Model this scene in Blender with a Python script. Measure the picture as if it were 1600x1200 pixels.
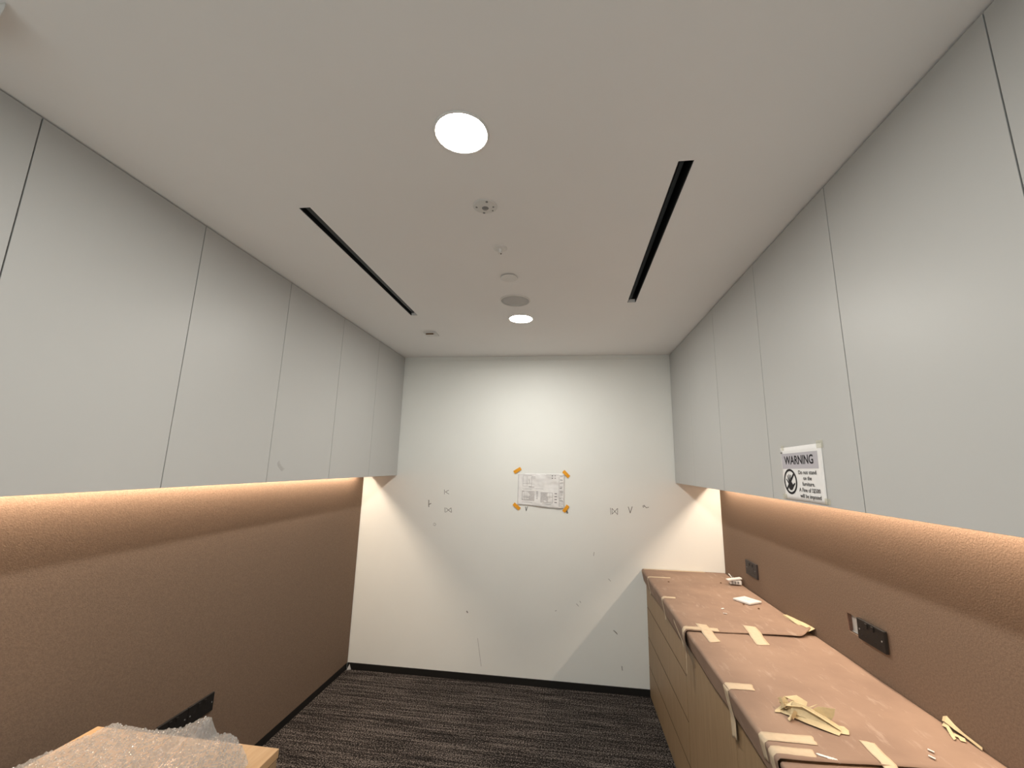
import bpy, math, random
from mathutils import Vector, Matrix, noise

for o in list(bpy.data.objects):
    bpy.data.objects.remove(o, do_unlink=True)
S = bpy.context.scene
C = S.collection

# ------------------------------------------------------------------ camera
F_PX, YAW, PITCH, ROLL = 656.08, -0.1349, 0.1899, 0.0232
CAM = Vector((0, 0, 1.6))
cd = bpy.data.cameras.new('camera')
cd.sensor_fit = 'HORIZONTAL'
cd.sensor_width = 36
cd.lens = F_PX / 1600 * 36
cd.clip_start = 0.02
co = bpy.data.objects.new('camera', cd)
C.objects.link(co)
fw = Vector((math.sin(YAW) * math.cos(PITCH), math.cos(YAW) * math.cos(PITCH), math.sin(PITCH)))
rt = Vector((math.cos(YAW), -math.sin(YAW), 0))
up = rt.cross(fw)
r2 = math.cos(ROLL) * rt + math.sin(ROLL) * up
u2 = -math.sin(ROLL) * rt + math.cos(ROLL) * up
m = Matrix((r2, u2, -fw)).transposed().to_4x4()
m.translation = CAM
co.matrix_world = m
S.camera = co

# ------------------------------------------------------------------ world, light levels, exposure
w = bpy.data.worlds.new('world')
S.world = w
w.use_nodes = True
w.node_tree.nodes['Background'].inputs[0].default_value = (0.93, 1.0, 0.97, 1)   # added even fill light, let in by an invented opening behind the camera
w.node_tree.nodes['Background'].inputs[1].default_value = 0.45
DOWN_W, DOWN_C = (7.4, 6.0), (1.0, 0.98, 0.92)        # near and far ceiling downlight
LED_W, LED_C = 8.2, (1.0, 0.80, 0.61)           # each strip under the wall cabinets
S.view_settings.view_transform = 'Standard'
S.view_settings.look = 'None'
S.view_settings.exposure = 1.15
S.view_settings.gamma = 1.0
S.view_settings.use_curve_mapping = False

# ------------------------------------------------------------------ dimensions (metres)
XL, XR = -1.4313, 0.8215          # door faces of the wall cabinets
AL, BR = -1.722, 1.140            # faces of the brown panels
D = 3.4632                        # back wall
H = 2.5132                        # ceiling
HB = 1.4905                       # underside of wall cabinets
CF = 0.550                        # front edge of the covered worktop
HT = 0.8505                       # top of the cardboard
YF = -0.6                         # wall behind the camera
LY = [0.280, 0.818, 1.355, 1.889, 2.425, 2.945, D]
RY = [0.258, 0.797, 1.335, 1.873, 2.420, 2.945, D]
rnd = random.Random(4)

# ------------------------------------------------------------------ helpers
def tag(o, label=None, cat=None, group=None, kind=None):
    if label: o['label'] = label
    if cat: o['category'] = cat
    if group: o['group'] = group
    if kind: o['kind'] = kind
    return o

def empty(name, loc, label, cat, group=None):
    o = bpy.data.objects.new(name, None)
    o.empty_display_size = 0.05
    o.location = loc
    C.objects.link(o)
    return tag(o, label, cat, group)

class MB:
    def __init__(s):
        s.v = []; s.f = []; s.mi = []
    def add(s, vs, fs, mi=0):
        n = len(s.v)
        s.v += [tuple(p) for p in vs]
        s.f += [tuple(i + n for i in f) for f in fs]
        s.mi += [mi] * len(fs)
        return s
    def box(s, x0, x1, y0, y1, z0, z1, mi=0):
        vs = [(x, y, z) for z in (z0, z1) for y in (y0, y1) for x in (x0, x1)]
        return s.add(vs, [(0, 2, 3, 1), (4, 5, 7, 6), (0, 1, 5, 4), (2, 6, 7, 3), (0, 4, 6, 2), (1, 3, 7, 5)], mi)
    def obox(s, c, ax, ay, az, mi=0):
        c, ax, ay, az = map(Vector, (c, ax, ay, az))
        vs = [c + ax * i + ay * j + az * k for k in (-1, 1) for j in (-1, 1) for i in (-1, 1)]
        return s.add(vs, [(0, 2, 3, 1), (4, 5, 7, 6), (0, 1, 5, 4), (2, 6, 7, 3), (0, 4, 6, 2), (1, 3, 7, 5)], mi)
    def lathe(s, c, prof, n=40, mi=0):
        """profile of (radius, z) about a vertical axis at c"""
        vs = []; fs = []
        for r, z in prof:
            for k in range(n):
                a = 2 * math.pi * k / n
                vs.append((c[0] + r * math.cos(a), c[1] + r * math.sin(a), c[2] + z))
        for i in range(len(prof) - 1):
            for k in range(n):
                k2 = (k + 1) % n
                fs.append((i * n + k, i * n + k2, (i + 1) * n + k2, (i + 1) * n + k))
        fs.append(tuple(range(n))[::-1])
        fs.append(tuple((len(prof) - 1) * n + k for k in range(n)))
        return s.add(vs, fs, mi)
    def tube(s, pts, r, n=8, mi=0):
        pts = [Vector(p) for p in pts]
        vs = []; fs = []
        for i, p in enumerate(pts):
            t = (pts[min(i + 1, len(pts) - 1)] - pts[max(i - 1, 0)]).normalized()
            a = t.orthogonal().normalized(); b = t.cross(a)
            for k in range(n):
                an = 2 * math.pi * k / n
                vs.append(p + (a * math.cos(an) + b * math.sin(an)) * r)
        for i in range(len(pts) - 1):
            for k in range(n):
                k2 = (k + 1) % n
                fs.append((i * n + k, i * n + k2, (i + 1) * n + k2, (i + 1) * n + k))
        fs.append(tuple(range(n))[::-1]); fs.append(tuple((len(pts) - 1) * n + k for k in range(n)))
        return s.add(vs, fs, mi)
    def grid(s, nu, nv, fn, mi=0):
        vs = [fn(i / nu, j / nv) for j in range(nv + 1) for i in range(nu + 1)]
        fs = [(j * (nu + 1) + i, j * (nu + 1) + i + 1, (j + 1) * (nu + 1) + i + 1, (j + 1) * (nu + 1) + i)
              for j in range(nv) for i in range(nu)]
        return s.add(vs, fs, mi)
    def build(s, name, mats, parent=None, smooth=False, bevel=0, solid=0, soff=-1):
        me = bpy.data.meshes.new(name)
        org = Vector(parent.matrix_world.translation) if parent else Vector((0, 0, 0))
        if parent:
            q = parent; org = Vector((0, 0, 0))
            while q: org += q.location; q = q.parent
        else:
            # origin at the thing's base
            xs = [v[0] for v in s.v]; ys = [v[1] for v in s.v]; zs = [v[2] for v in s.v]
            org = Vector(((min(xs) + max(xs)) / 2, (min(ys) + max(ys)) / 2, min(zs)))
        me.from_pydata([tuple(Vector(v) - org) for v in s.v], [], s.f)
        for mm in (mats if isinstance(mats, (list, tuple)) else [mats]):
            me.materials.append(mm)
        for p, i in zip(me.polygons, s.mi):
            p.material_index = i
            p.use_smooth = smooth
        o = bpy.data.objects.new(name, me)
        C.objects.link(o)
        if parent: o.parent = parent
        else: o.location = org
        if solid:
            md = o.modifiers.new('thick', 'SOLIDIFY'); md.thickness = solid; md.offset = soff
        if bevel:
            md = o.modifiers.new('bevel', 'BEVEL'); md.width = bevel; md.segments = 2; md.limit_method = 'ANGLE'
            md.harden_normals = False
        return o

def cells(mb, xs, ys, holes, put):
    """fill a grid of rectangles except those inside a hole"""
    for i in range(len(xs) - 1):
        for j in range(len(ys) - 1):
            cx = (xs[i] + xs[i + 1]) / 2; cy = (ys[j] + ys[j + 1]) / 2
            if any(h[0] < cx < h[1] and h[2] < cy < h[3] for h in holes): continue
            put(xs[i], xs[i + 1], ys[j], ys[j + 1])

# ------------------------------------------------------------------ materials
def mat(name, col, rough=0.6, spec=0.4, metal=0.0, var=0.0, vscale=6.0, bump=0.0, bscale=200.0, stretch=(1, 1, 1), col2=None, detail=4, coat=0.0):
    m = bpy.data.materials.new(name)
    m.use_nodes = True
    nt = m.node_tree; N = nt.nodes; L = nt.links
    b = N['Principled BSDF']
    b.inputs['Base Color'].default_value = (*col, 1)
    b.inputs['Roughness'].default_value = rough
    b.inputs['Specular IOR Level'].default_value = spec
    b.inputs['Metallic'].default_value = metal
    b.inputs['Coat Weight'].default_value = coat
    geo = N.new('ShaderNodeNewGeometry')
    mp = N.new('ShaderNodeMapping'); mp.inputs['Scale'].default_value = stretch
    L.new(geo.outputs['Position'], mp.inputs['Vector'])
    nz = N.new('ShaderNodeTexNoise'); nz.inputs['Scale'].default_value = vscale; nz.inputs['Detail'].default_value = detail
    L.new(mp.outputs[0], nz.inputs['Vector'])
    cr = N.new('ShaderNodeValToRGB')
    cr.color_ramp.elements[0].position = 0.3; cr.color_ramp.elements[1].position = 0.7
    c2 = col2 if col2 else tuple(min(1, c * (1 + var)) for c in col)
    c1 = col if col2 else tuple(c * (1 - var) for c in col)
    cr.color_ramp.elements[0].color = (*c1, 1); cr.color_ramp.elements[1].color = (*c2, 1)
    L.new(nz.outputs['Fac'], cr.inputs[0]); L.new(cr.outputs[0], b.inputs['Base Color'])
    if bump:
        n2 = N.new('ShaderNodeTexNoise'); n2.inputs['Scale'].default_value = bscale; n2.inputs['Detail'].default_value = 3
        L.new(mp.outputs[0], n2.inputs['Vector'])
        bp = N.new('ShaderNodeBump'); bp.inputs['Strength'].default_value = bump; bp.inputs['Distance'].default_value = 0.002
        L.new(n2.outputs['Fac'], bp.inputs['Height']); L.new(bp.outputs[0], b.inputs['Normal'])
    return m

def emis(name, col, strength):
    m = bpy.data.materials.new(name); m.use_nodes = True
    N = m.node_tree.nodes; N.remove(N['Principled BSDF'])
    e = N.new('ShaderNodeEmission'); e.inputs[0].default_value = (*col, 1); e.inputs[1].default_value = strength
    m.node_tree.links.new(e.outputs[0], N['Material Output'].inputs[0])
    return m

M = {}
M['wall'] = mat('wall_paint', (0.84, 0.85, 0.82), 0.55, 0.35, var=0.012, vscale=3, bump=0.03, bscale=300)
M['ceil'] = mat('ceiling_paint', (0.90, 0.895, 0.89), 0.8, 0.2, var=0.01, vscale=2, bump=0.02, bscale=350)
M['door'] = mat('cabinet_laminate', (0.50, 0.50, 0.49), 0.42, 0.4, var=0.008, vscale=4, bump=0.01, bscale=500)
M['carcass'] = mat('cabinet_carcass', (0.55, 0.53, 0.50), 0.6, 0.3, var=0.02)
M['gap_shade'] = mat('painted_gap_shade', (0.05, 0.045, 0.04), 0.8, 0.1, var=0.05)  # dark tone that stands in for shade in narrow gaps
M['panel'] = mat('brown_fibreboard', (0.188, 0.130, 0.093), 0.85, 0.15, bump=0.35, bscale=260, col2=(0.245, 0.170, 0.122), vscale=150, detail=6)
M['black_trim'] = mat('black_skirting', (0.012, 0.011, 0.010), 0.55, 0.3, var=0.1)
M['wood'] = mat('pale_oak_laminate', (0.30, 0.20, 0.112), 0.5, 0.35, col2=(0.36, 0.245, 0.14), vscale=9, stretch=(9, 9, 0.7), detail=6, bump=0.02)
M['wood_top'] = mat('pale_oak_top', (0.50, 0.31, 0.16), 0.45, 0.35, col2=(0.58, 0.38, 0.21), vscale=10, stretch=(9, 0.8, 9), detail=6)
M['tape'] = mat('masking_tape', (0.60, 0.48, 0.34), 0.65, 0.25, var=0.05, vscale=60, bump=0.2, bscale=240)
M['tape_loose'] = mat('cream_crepe_tape', (0.60, 0.49, 0.30), 0.6, 0.25, var=0.07, vscale=60, bump=0.2, bscale=240)
M['tape_clear'] = mat('yellowed_clear_tape', (0.60, 0.585, 0.50), 0.25, 0.5, var=0.03)
M['orange'] = mat('orange_tape', (0.82, 0.36, 0.02), 0.55, 0.3, var=0.05, vscale=40)
M['paper'] = mat('printer_paper', (0.83, 0.82, 0.815), 0.7, 0.2, var=0.02, vscale=30)
M['paper_grey'] = mat('grey_printed_band', (0.50, 0.48, 0.52), 0.7, 0.2, var=0.02)
M['ink'] = mat('black_ink', (0.025, 0.022, 0.025), 0.7, 0.2, var=0.05)
M['line_ink'] = mat('drawing_ink', (0.40, 0.385, 0.39), 0.8, 0.1, var=0.1)
M['line_ink2'] = mat('drawing_ink_dark', (0.20, 0.19, 0.20), 0.8, 0.1, var=0.1)
M['grey_fill'] = mat('drawing_hatching', (0.60, 0.58, 0.58), 0.8, 0.1, var=0.12, vscale=120)
M['pencil'] = mat('pencil_line', (0.22, 0.21, 0.20), 0.8, 0.1, var=0.1)
M['scuff'] = mat('scuff_grey', (0.43, 0.42, 0.41), 0.6, 0.2, var=0.1, vscale=60)
M['speck'] = mat('dark_crumb', (0.16, 0.09, 0.05), 0.8, 0.1, var=0.2)
M['plastic_w'] = mat('white_plastic', (0.80, 0.79, 0.77), 0.35, 0.45, var=0.01)
M['plastic_off'] = mat('offwhite_plastic', (0.74, 0.73, 0.71), 0.4, 0.4, var=0.02)
M['plastic_k'] = mat('black_plastic', (0.016, 0.014, 0.013), 0.5, 0.2, var=0.08)
M['plastic_kb'] = mat('dark_brown_plate', (0.030, 0.025, 0.026), 0.5, 0.25, var=0.06)
M['slot_k'] = mat('black_diffuser', (0.012, 0.014, 0.015), 0.5, 0.3, var=0.1)
M['slot_b'] = mat('black_blade', (0.05, 0.06, 0.065), 0.4, 0.4, var=0.1)
M['grille'] = mat('speaker_cloth', (0.56, 0.565, 0.56), 0.75, 0.2, var=0.05, vscale=400, bump=0.3, bscale=700)
M['lens'] = mat('grey_lens', (0.22, 0.22, 0.22), 0.2, 0.5, var=0.05)
M['steel'] = mat('galvanised_steel', (0.60, 0.585, 0.56), 0.5, 0.4, metal=0.15, var=0.08, vscale=40)
M['cut'] = mat('cut_board_edge', (0.20, 0.12, 0.09), 0.9, 0.1, var=0.1, vscale=90)
M['down'] = emis('downlight_diffuser', (1.0, 0.93, 0.80), 30.0)
M['led'] = emis('led_cover', LED_C, 8.0)

def cardboard():
    m = mat('kraft_cardboard', (0.50, 0.315, 0.205), 0.75, 0.25, bump=0.12, bscale=120)
    nt = m.node_tree; N = nt.nodes; L = nt.links; b = N['Principled BSDF']
    geo = N.new('ShaderNodeNewGeometry')
    n1 = N.new('ShaderNodeTexNoise'); n1.inputs['Scale'].default_value = 5; n1.inputs['Detail'].default_value = 5
    L.new(geo.outputs['Position'], n1.inputs['Vector'])
    r1 = N.new('ShaderNodeValToRGB')
    r1.color_ramp.elements[0].color = (0.265, 0.178, 0.132, 1); r1.color_ramp.elements[0].position = 0.35
    r1.color_ramp.elements[1].color = (0.325, 0.222, 0.163, 1); r1.color_ramp.elements[1].position = 0.65
    L.new(n1.outputs['Fac'], r1.inputs[0])
    # pale plaster dust wiped along the sheet
    mp = N.new('ShaderNodeMapping'); mp.inputs['Scale'].default_value = (14, 3.5, 8); mp.inputs['Rotation'].default_value = (0, 0, 0.5)
    L.new(geo.outputs['Position'], mp.inputs['Vector'])
    n2 = N.new('ShaderNodeTexNoise'); n2.inputs['Scale'].default_value = 2.2; n2.inputs['Detail'].default_value = 7; n2.inputs['Roughness'].default_value = 0.7
    L.new(mp.outputs[0], n2.inputs['Vector'])
    r2 = N.new('ShaderNodeValToRGB')
    r2.color_ramp.elements[0].position = 0.56; r2.color_ramp.elements[0].color = (0, 0, 0, 1)
    r2.color_ramp.elements[1].position = 0.80; r2.color_ramp.elements[1].color = (0.62, 0.62, 0.62, 1)
    L.new(n2.outputs['Fac'], r2.inputs[0])
    mx = N.new('ShaderNodeMix'); mx.data_type = 'RGBA'
    L.new(r2.outputs[0], mx.inputs[0]); L.new(r1.outputs[0], mx.inputs[6]); mx.inputs[7].default_value = (0.55, 0.44, 0.36, 1)
    L.new(mx.outputs[2], b.inputs['Base Color'])
    return m
M['card'] = cardboard()

def carpet():
    m = bpy.data.materials.new('streaked_carpet'); m.use_nodes = True
    nt = m.node_tree; N = nt.nodes; L = nt.links; b = N['Principled BSDF']
    b.inputs['Roughness'].default_value = 0.95; b.inputs['Specular IOR Level'].default_value = 0.1
    geo = N.new('ShaderNodeNewGeometry')
    def nz(scale, st, det=4, ro=0.6):
        mp = N.new('ShaderNodeMapping'); mp.inputs['Scale'].default_value = st
        L.new(geo.outputs['Position'], mp.inputs['Vector'])
        n = N.new('ShaderNodeTexNoise'); n.inputs['Scale'].default_value = scale; n.inputs['Detail'].default_value = det
        n.inputs['Roughness'].default_value = ro
        L.new(mp.outputs[0], n.inputs['Vector']); return n.outputs['Fac']
    def math_(op, a, v):
        n = N.new('ShaderNodeMath'); n.operation = op
        for i, q in enumerate((a, v)):
            if hasattr(q, 'links'): L.new(q, n.inputs[i])
            else: n.inputs[i].default_value = q
        return n.outputs[0]
    streak = nz(1.0, (2.2, 52, 1), 5, 0.75)
    band = nz(1.0, (1.8, 9, 1), 2, 0.5)
    tuft = nz(170, (0.7, 1, 1), 2, 0.6)
    s = math_('ADD', math_('MULTIPLY', streak, 0.80), math_('MULTIPLY', band, 0.12))
    s = math_('ADD', s, math_('MULTIPLY', math_('SUBTRACT', tuft, 0.5), 1.35))
    cr = N.new('ShaderNodeValToRGB'); e = cr.color_ramp.elements
    e[0].position = 0.33; e[0].color = (0.008, 0.007, 0.0065, 1)
    e[1].position = 0.66; e[1].color = (0.235, 0.20, 0.18, 1)
    q = cr.color_ramp.elements.new(0.47); q.color = (0.028, 0.023, 0.021, 1)
    L.new(s, cr.inputs[0]); L.new(cr.outputs[0], b.inputs['Base Color'])
    bp = N.new('ShaderNodeBump'); bp.inputs['Strength'].default_value = 0.8; bp.inputs['Distance'].default_value = 0.004
    L.new(s, bp.inputs['Height']); L.new(bp.outputs[0], b.inputs['Normal'])
    return m
M['carpet'] = carpet()

def film(name, fac, col, rough):
    m = bpy.data.materials.new(name); m.use_nodes = True
    nt = m.node_tree; N = nt.nodes; L = nt.links; b = N['Principled BSDF']
    geo = N.new('ShaderNodeNewGeometry')
    n = N.new('ShaderNodeTexNoise'); n.inputs['Scale'].default_value = 30
    L.new(geo.outputs['Position'], n.inputs['Vector'])
    r = N.new('ShaderNodeValToRGB'); r.color_ramp.elements[0].color = (*[c * 0.93 for c in col], 1); r.color_ramp.elements[1].color = (*col, 1)
    L.new(n.outputs['Fac'], r.inputs[0]); L.new(r.outputs[0], b.inputs['Base Color'])
    b.inputs['Roughness'].default_value = rough; b.inputs['Specular IOR Level'].default_value = 0.8
    t = N.new('ShaderNodeBsdfTransparent'); mx = N.new('ShaderNodeMixShader'); mx.inputs[0].default_value = fac
    L.new(t.outputs[0], mx.inputs[1]); L.new(b.outputs[0], mx.inputs[2]); L.new(mx.outputs[0], N['Material Output'].inputs[0])
    return m
M['bubble'] = film('bubble_film', 0.50, (0.42, 0.41, 0.395), 0.07)
M['cleartape'] = film('clear_tape_film', 0.22, (0.70, 0.67, 0.50), 0.2)

# ------------------------------------------------------------------ room shell
WL, WR = AL - 0.012, BR + 0.012
tag(MB().box(WL - 0.1, WR + 0.1, YF - 0.1, D + 0.1, -0.1, 0).build('floor', M['carpet']), kind='structure')
SLOTS = [(-0.985, -0.940, 1.284, 2.424), (0.333, 0.379, 1.174, 2.304)]
mb = MB()
xs = sorted([WL - 0.1, WR + 0.1] + [v for s_ in SLOTS for v in s_[:2]])
ys = sorted([YF - 0.1, D + 0.1] + [v for s_ in SLOTS for v in s_[2:]])
cells(mb, xs, ys, SLOTS, lambda a, b, c, d: mb.box(a, b, c, d, H, H + 0.02))
ceiling = tag(mb.build('ceiling', M['ceil']), kind='structure')
wall_back = tag(MB().box(WL - 0.1, WR + 0.1, D, D + 0.1, 0, H + 0.02).build('wall_back', M['wall']), kind='structure')
wall_left = tag(MB().box(WL - 0.1, WL, YF, D, 0, H).build('wall_left', M['wall']), kind='structure')
# back-box opening in the right wall
HOLE = (1.905, 2.049, 0.964, 1.033)
mb = MB()
cells(mb, [YF, HOLE[0], HOLE[1], D], [0, HOLE[2], HOLE[3], H], [HOLE], lambda a, b, c, d: mb.box(WR, WR + 0.1, a, b, c, d))
wall_right = tag(mb.build('wall_right', M['wall']), kind='structure')
OPEN = (-1.25, 0.45, 2.35)        # opening added to admit the fill light: left, right, height
mb = MB()
cells(mb, [WL - 0.1, OPEN[0], OPEN[1], WR + 0.1], [0, OPEN[2], H + 0.02], [(OPEN[0], OPEN[1], 0, OPEN[2])], lambda a, b, c, d: mb.box(a, b, YF - 0.1, YF, c, d))
tag(mb.build('wall_front', M['wall']), kind='structure')
pd = bpy.data.lights.new('fill_opening_portal', 'AREA'); pd.shape = 'RECTANGLE'; pd.size = OPEN[1] - OPEN[0]; pd.size_y = OPEN[2]; pd.cycles.is_portal = True
po = bpy.data.objects.new('fill_opening_portal', pd); C.objects.link(po); po.location = ((OPEN[0] + OPEN[1]) / 2, YF - 0.05, OPEN[2] / 2)
po.rotation_euler = (math.pi / 2, 0, 0)
# pale strip where the back wall meets the ceiling
tag(MB().box(XL, XR, D - 0.003, D, H - 0.034, H).build('trim_1', M['wall'], bevel=0.001), kind='structure')
BB = 0.046
tag(MB().box(AL + 0.001, 0.60, D - 0.009, D, 0, BB).build('baseboard_back', M['black_trim'], bevel=0.001), kind='structure')
tag(MB().box(WL, AL - 0.001, YF, D - 0.010, 0, BB).build('baseboard_left', M['black_trim'], bevel=0.001), kind='structure')

# pencilled setting-out marks and scuffs on the back wall
def stroke(mb, pts, wd, y=D - 0.0006, mi=0):
    for (x0, z0), (x1, z1) in zip(pts[:-1], pts[1:]):
        d = Vector((x1 - x0, 0, z1 - z0)); ln = d.length
        if ln < 1e-6: continue
        d /= ln; n = Vector((-d.z, 0, d.x)) * wd / 2
        c = Vector(((x0 + x1) / 2, y, (z0 + z1) / 2))
        mb.obox(c, d * (ln / 2 + wd * 0.3), n, Vector((0, 0.0004, 0)), mi)
def mark(strokes, wd=0.0035, mt='pencil'):
    mb = MB()
    for s_ in strokes: stroke(mb, s_, wd)
    return mb.build('pencil_mark', M[mt], wall_back)
mark([[(-1.012, 1.385), (-1.010, 1.350)], [(-0.975, 1.382), (-1.003, 1.368), (-0.972, 1.352)]])
mark([[(-1.140, 1.298), (-1.137, 1.245)], [(-1.139, 1.262), (-1.120, 1.272)]], 0.006)
mark([[(-1.000, 1.243), (-0.997, 1.207)], [(-0.99, 1.240), (-0.945, 1.207)], [(-0.99, 1.208), (-0.948, 1.243), (-0.942, 1.210)]])
mark([[(-0.338, 1.272), (-0.332, 1.243), (-0.322, 1.274)]], 0.006)
mark([[(0.325, 1.287), (0.328, 1.238)], [(0.338, 1.284), (0.378, 1.240), (0.380, 1.286), (0.338, 1.242), (0.337, 1.284)]])
mark([[(0.461, 1.300), (0.474, 1.255), (0.490, 1.302)]], 0.005)
mark([[(0.568, 1.308), (0.580, 1.316), (0.596, 1.298), (0.614, 1.303)], [(0.572, 1.300), (0.582, 1.308)]], 0.004)
mark([[(0.196, 0.955), (0.192, 0.930)]], 0.004, 'scuff')
mark([[(0.330, 0.415), (0.352, 0.398)], [(0.338, 0.408), (0.356, 0.392)]], 0.006, 'scuff')
mark([[(0.383, 0.180), (0.386, 0.155)]], 0.007, 'scuff')
mark([[(-0.783, 0.475), (-0.776, 0.466)]], 0.008, 'pencil')
mark([[(-0.02, 1.262), (-0.008, 1.235)], [(-0.014, 1.262), (-0.004, 1.237)]], 0.010, 'scuff')
mark([[(-1.090, 1.105), (-1.075, 1.098), (-1.068, 1.110), (-1.080, 1.120), (-1.090, 1.112)]], 0.003, 'scuff')
mark([[(-0.69, 0.29), (-0.655, 0.10)]], 0.0025, 'scuff')
mark([[(0.06, 0.58), (0.075, 0.565)], [(0.085, 0.60), (0.092, 0.59)]], 0.004, 'scuff')
mark([[(0.30, 0.77), (0.315, 0.755)], [(-0.1, 0.52), (-0.09, 0.525)]], 0.004, 'scuff')

# ------------------------------------------------------------------ brown wall panels
tag(MB().box(WL, AL, YF + 0.001, D - 0.006, BB + 0.001, HB + 0.055).build('wall_panel', M['panel'], bevel=0.001),
    'brown fibreboard panel covering the left wall from skirting to cabinets', 'wall panel')
mb = MB()
cells(mb, [YF + 0.001, HOLE[0], HOLE[1], D - 0.006], [0.72, HOLE[2], HOLE[3], HB + 0.055], [HOLE], lambda a, b, c, d: mb.box(BR, WR, a, b, c, d))
tag(mb.build('wall_panel', M['panel']), 'brown fibreboard splashback panel above the covered worktop', 'wall panel')

# ------------------------------------------------------------------ wall cabinets
ORD = ['nearest the camera', 'fifth from the back wall', 'fourth from the back wall', 'third from the back wall', 'second from the back wall', 'against the back wall']
def wall_cabinet(side, i, y0, y1, label):
    s = -1 if side == 'L' else 1
    face = XL if s < 0 else XR
    wall = AL if s < 0 else BR
    o = empty('wall_cabinet', (face, (y0 + y1) / 2, HB), label, 'cabinet', 'wall cabinets on the left' if s < 0 else 'wall cabinets on the right')
    def bx(mb, f0, f1, ya, yb, za, zb):      # f: distance from the door face towards the wall
        x0, x1 = face + s * f0, face + s * f1
        mb.box(min(x0, x1), max(x0, x1), ya, yb, za, zb)
    dp = abs(wall - face)
    mb = MB()
    bx(mb, 0.021, dp - 0.001, y0 + 0.0005, y1 - 0.0005, HB + 0.056, H - 0.012)     # box
    mb.build('carcass', M['carcass'], o)
    mb = MB(); bx(mb, 0.021, dp - 0.057, y0 + 0.0005, y1 - 0.0005, HB + 0.002, HB + 0.055)    # bottom rail, light gap behind it
    mb.build('bottom_rail', M['carcass'], o)
    g = 0.0016 if (i < 5) else 0.0008
    g0 = 0.0016
    if s > 0 and i == 5: g0 = 0.0004
    if s > 0 and i == 4: g = 0.0004
    mb = MB(); bx(mb, 0.0, 0.019, y0 + g0, y1 - (0.004 if i == 5 else g), HB, H - (0.007 if s > 0 else 0.005))
    mb.build('door', M['door'], o, bevel=0.0008)
    mb = MB(); bx(mb, 0.012 if s < 0 else 0.02, 0.10, y0 + 0.001, y1 - 0.001, H - 0.0115, H - 0.0005)
    mb.build('top_filler_shade', M['carcass'] if s < 0 else M['gap_shade'], o)  # left: plain filler; right: strip painted dark as the shadow line under the ceiling
    return o
for i in range(6):
    wall_cabinet('L', i, LY[i], LY[i + 1], 'pale grey flat-door wall cabinet on the left, ' + ORD[i])
    extra = ' with the notice' if i == 2 else ''
    wall_cabinet('R', i, RY[i], RY[i + 1], 'pale grey wall cabinet on the right, ' + ORD[i] + extra)
cabs = [o for o in C.objects if o.name.startswith('wall_cabinet')]
third = [o for o in cabs if o['label'].startswith('pale grey flat-door wall cabinet on the left, third')][0]
mb = MB()
pts = [(1.958, 1.588), (1.965, 1.575), (1.978, 1.562), (1.992, 1.553), (2.004, 1.548)]
wd = [0.010, 0.016, 0.012, 0.013, 0.020]
mb.grid(4, 1, lambda u, v: (XL + 0.0006, pts[round(u * 4)][0] + (v - 0.5) * wd[round(u * 4)], pts[round(u * 4)][1] + (v - 0.5) * 0.012))
sm = mb.build('glue_smear', M['scuff'], third, solid=0.0005, soff=0)

# ------------------------------------------------------------------ LED strips under the wall cabinets
def led(side):
    s = -1 if side == 'L' else 1
    wall = AL if s < 0 else BR
    y0, y1 = 0.29, D - 0.13
    nm = 'left' if s < 0 else 'right'
    o = empty('led_strip', (wall - s * 0.027, (y0 + y1) / 2, HB + 0.037), 'warm LED strip light hidden behind the lower edge of the %s wall cabinets' % nm, 'light', 'LED strips under the wall cabinets')
    def X(a, b): return sorted((wall - s * a, wall - s * b))
    xa, xb = X(0.014, 0.040)
    MB().box(xa, xb, y0, y1, HB + 0.038, HB + 0.054).build('profile', M['steel'], o)
    xa, xb = X(0.018, 0.036)
    MB().box(xa, xb, y0 + 0.003, y1 - 0.003, HB + 0.0365, HB + 0.038).build('diffuser', M['led'], o)
    ld = bpy.data.lights.new('led_light', 'AREA'); ld.shape = 'RECTANGLE'; ld.size = 0.016; ld.size_y = y1 - y0 - 0.01
    ld.energy = LED_W; ld.color = LED_C
    lo = bpy.data.objects.new('led_light', ld); C.objects.link(lo); lo.parent = o
    lo.location = (0, 0, -0.0015)
led('L'); led('R')

# ------------------------------------------------------------------ ceiling fittings
def downlight(x, y, watt, label):
    o = empty('downlight', (x, y, H), label, 'light', 'ceiling downlights')
    mb = MB(); mb.lathe((x, y, H), [(0.0715, 0.0), (0.0785, 0.0), (0.0785, -0.002), (0.076, -0.004), (0.073, -0.004), (0.0715, -0.002)], 64)
    mb.f = mb.f[:-2] + [(5 * 64 + k, 5 * 64 + (k + 1) % 64, (k + 1) % 64, k) for k in range(64)]; mb.mi = [0] * len(mb.f)
    mb.build('trim_ring', M['plastic_w'], o, smooth=True)
    MB().lathe((x, y, H), [(0.0712, -0.0002), (0.0712, -0.0016)], 64).build('diffuser', M['down'], o)
    ld = bpy.data.lights.new('downlight_lamp', 'AREA'); ld.shape = 'DISK'; ld.size = 0.138
    ld.energy = watt; ld.color = DOWN_C; ld.spread = math.radians(178)
    lo = bpy.data.objects.new('downlight_lamp', ld); C.objects.link(lo); lo.parent = o; lo.location = (0, 0, -0.0045)
downlight(-0.2955, 0.998, DOWN_W[0], 'round glowing recessed downlight, the large near one')
downlight(-0.2955, 2.528, DOWN_W[1], 'round glowing recessed downlight near the back wall, beside the speaker')

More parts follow.
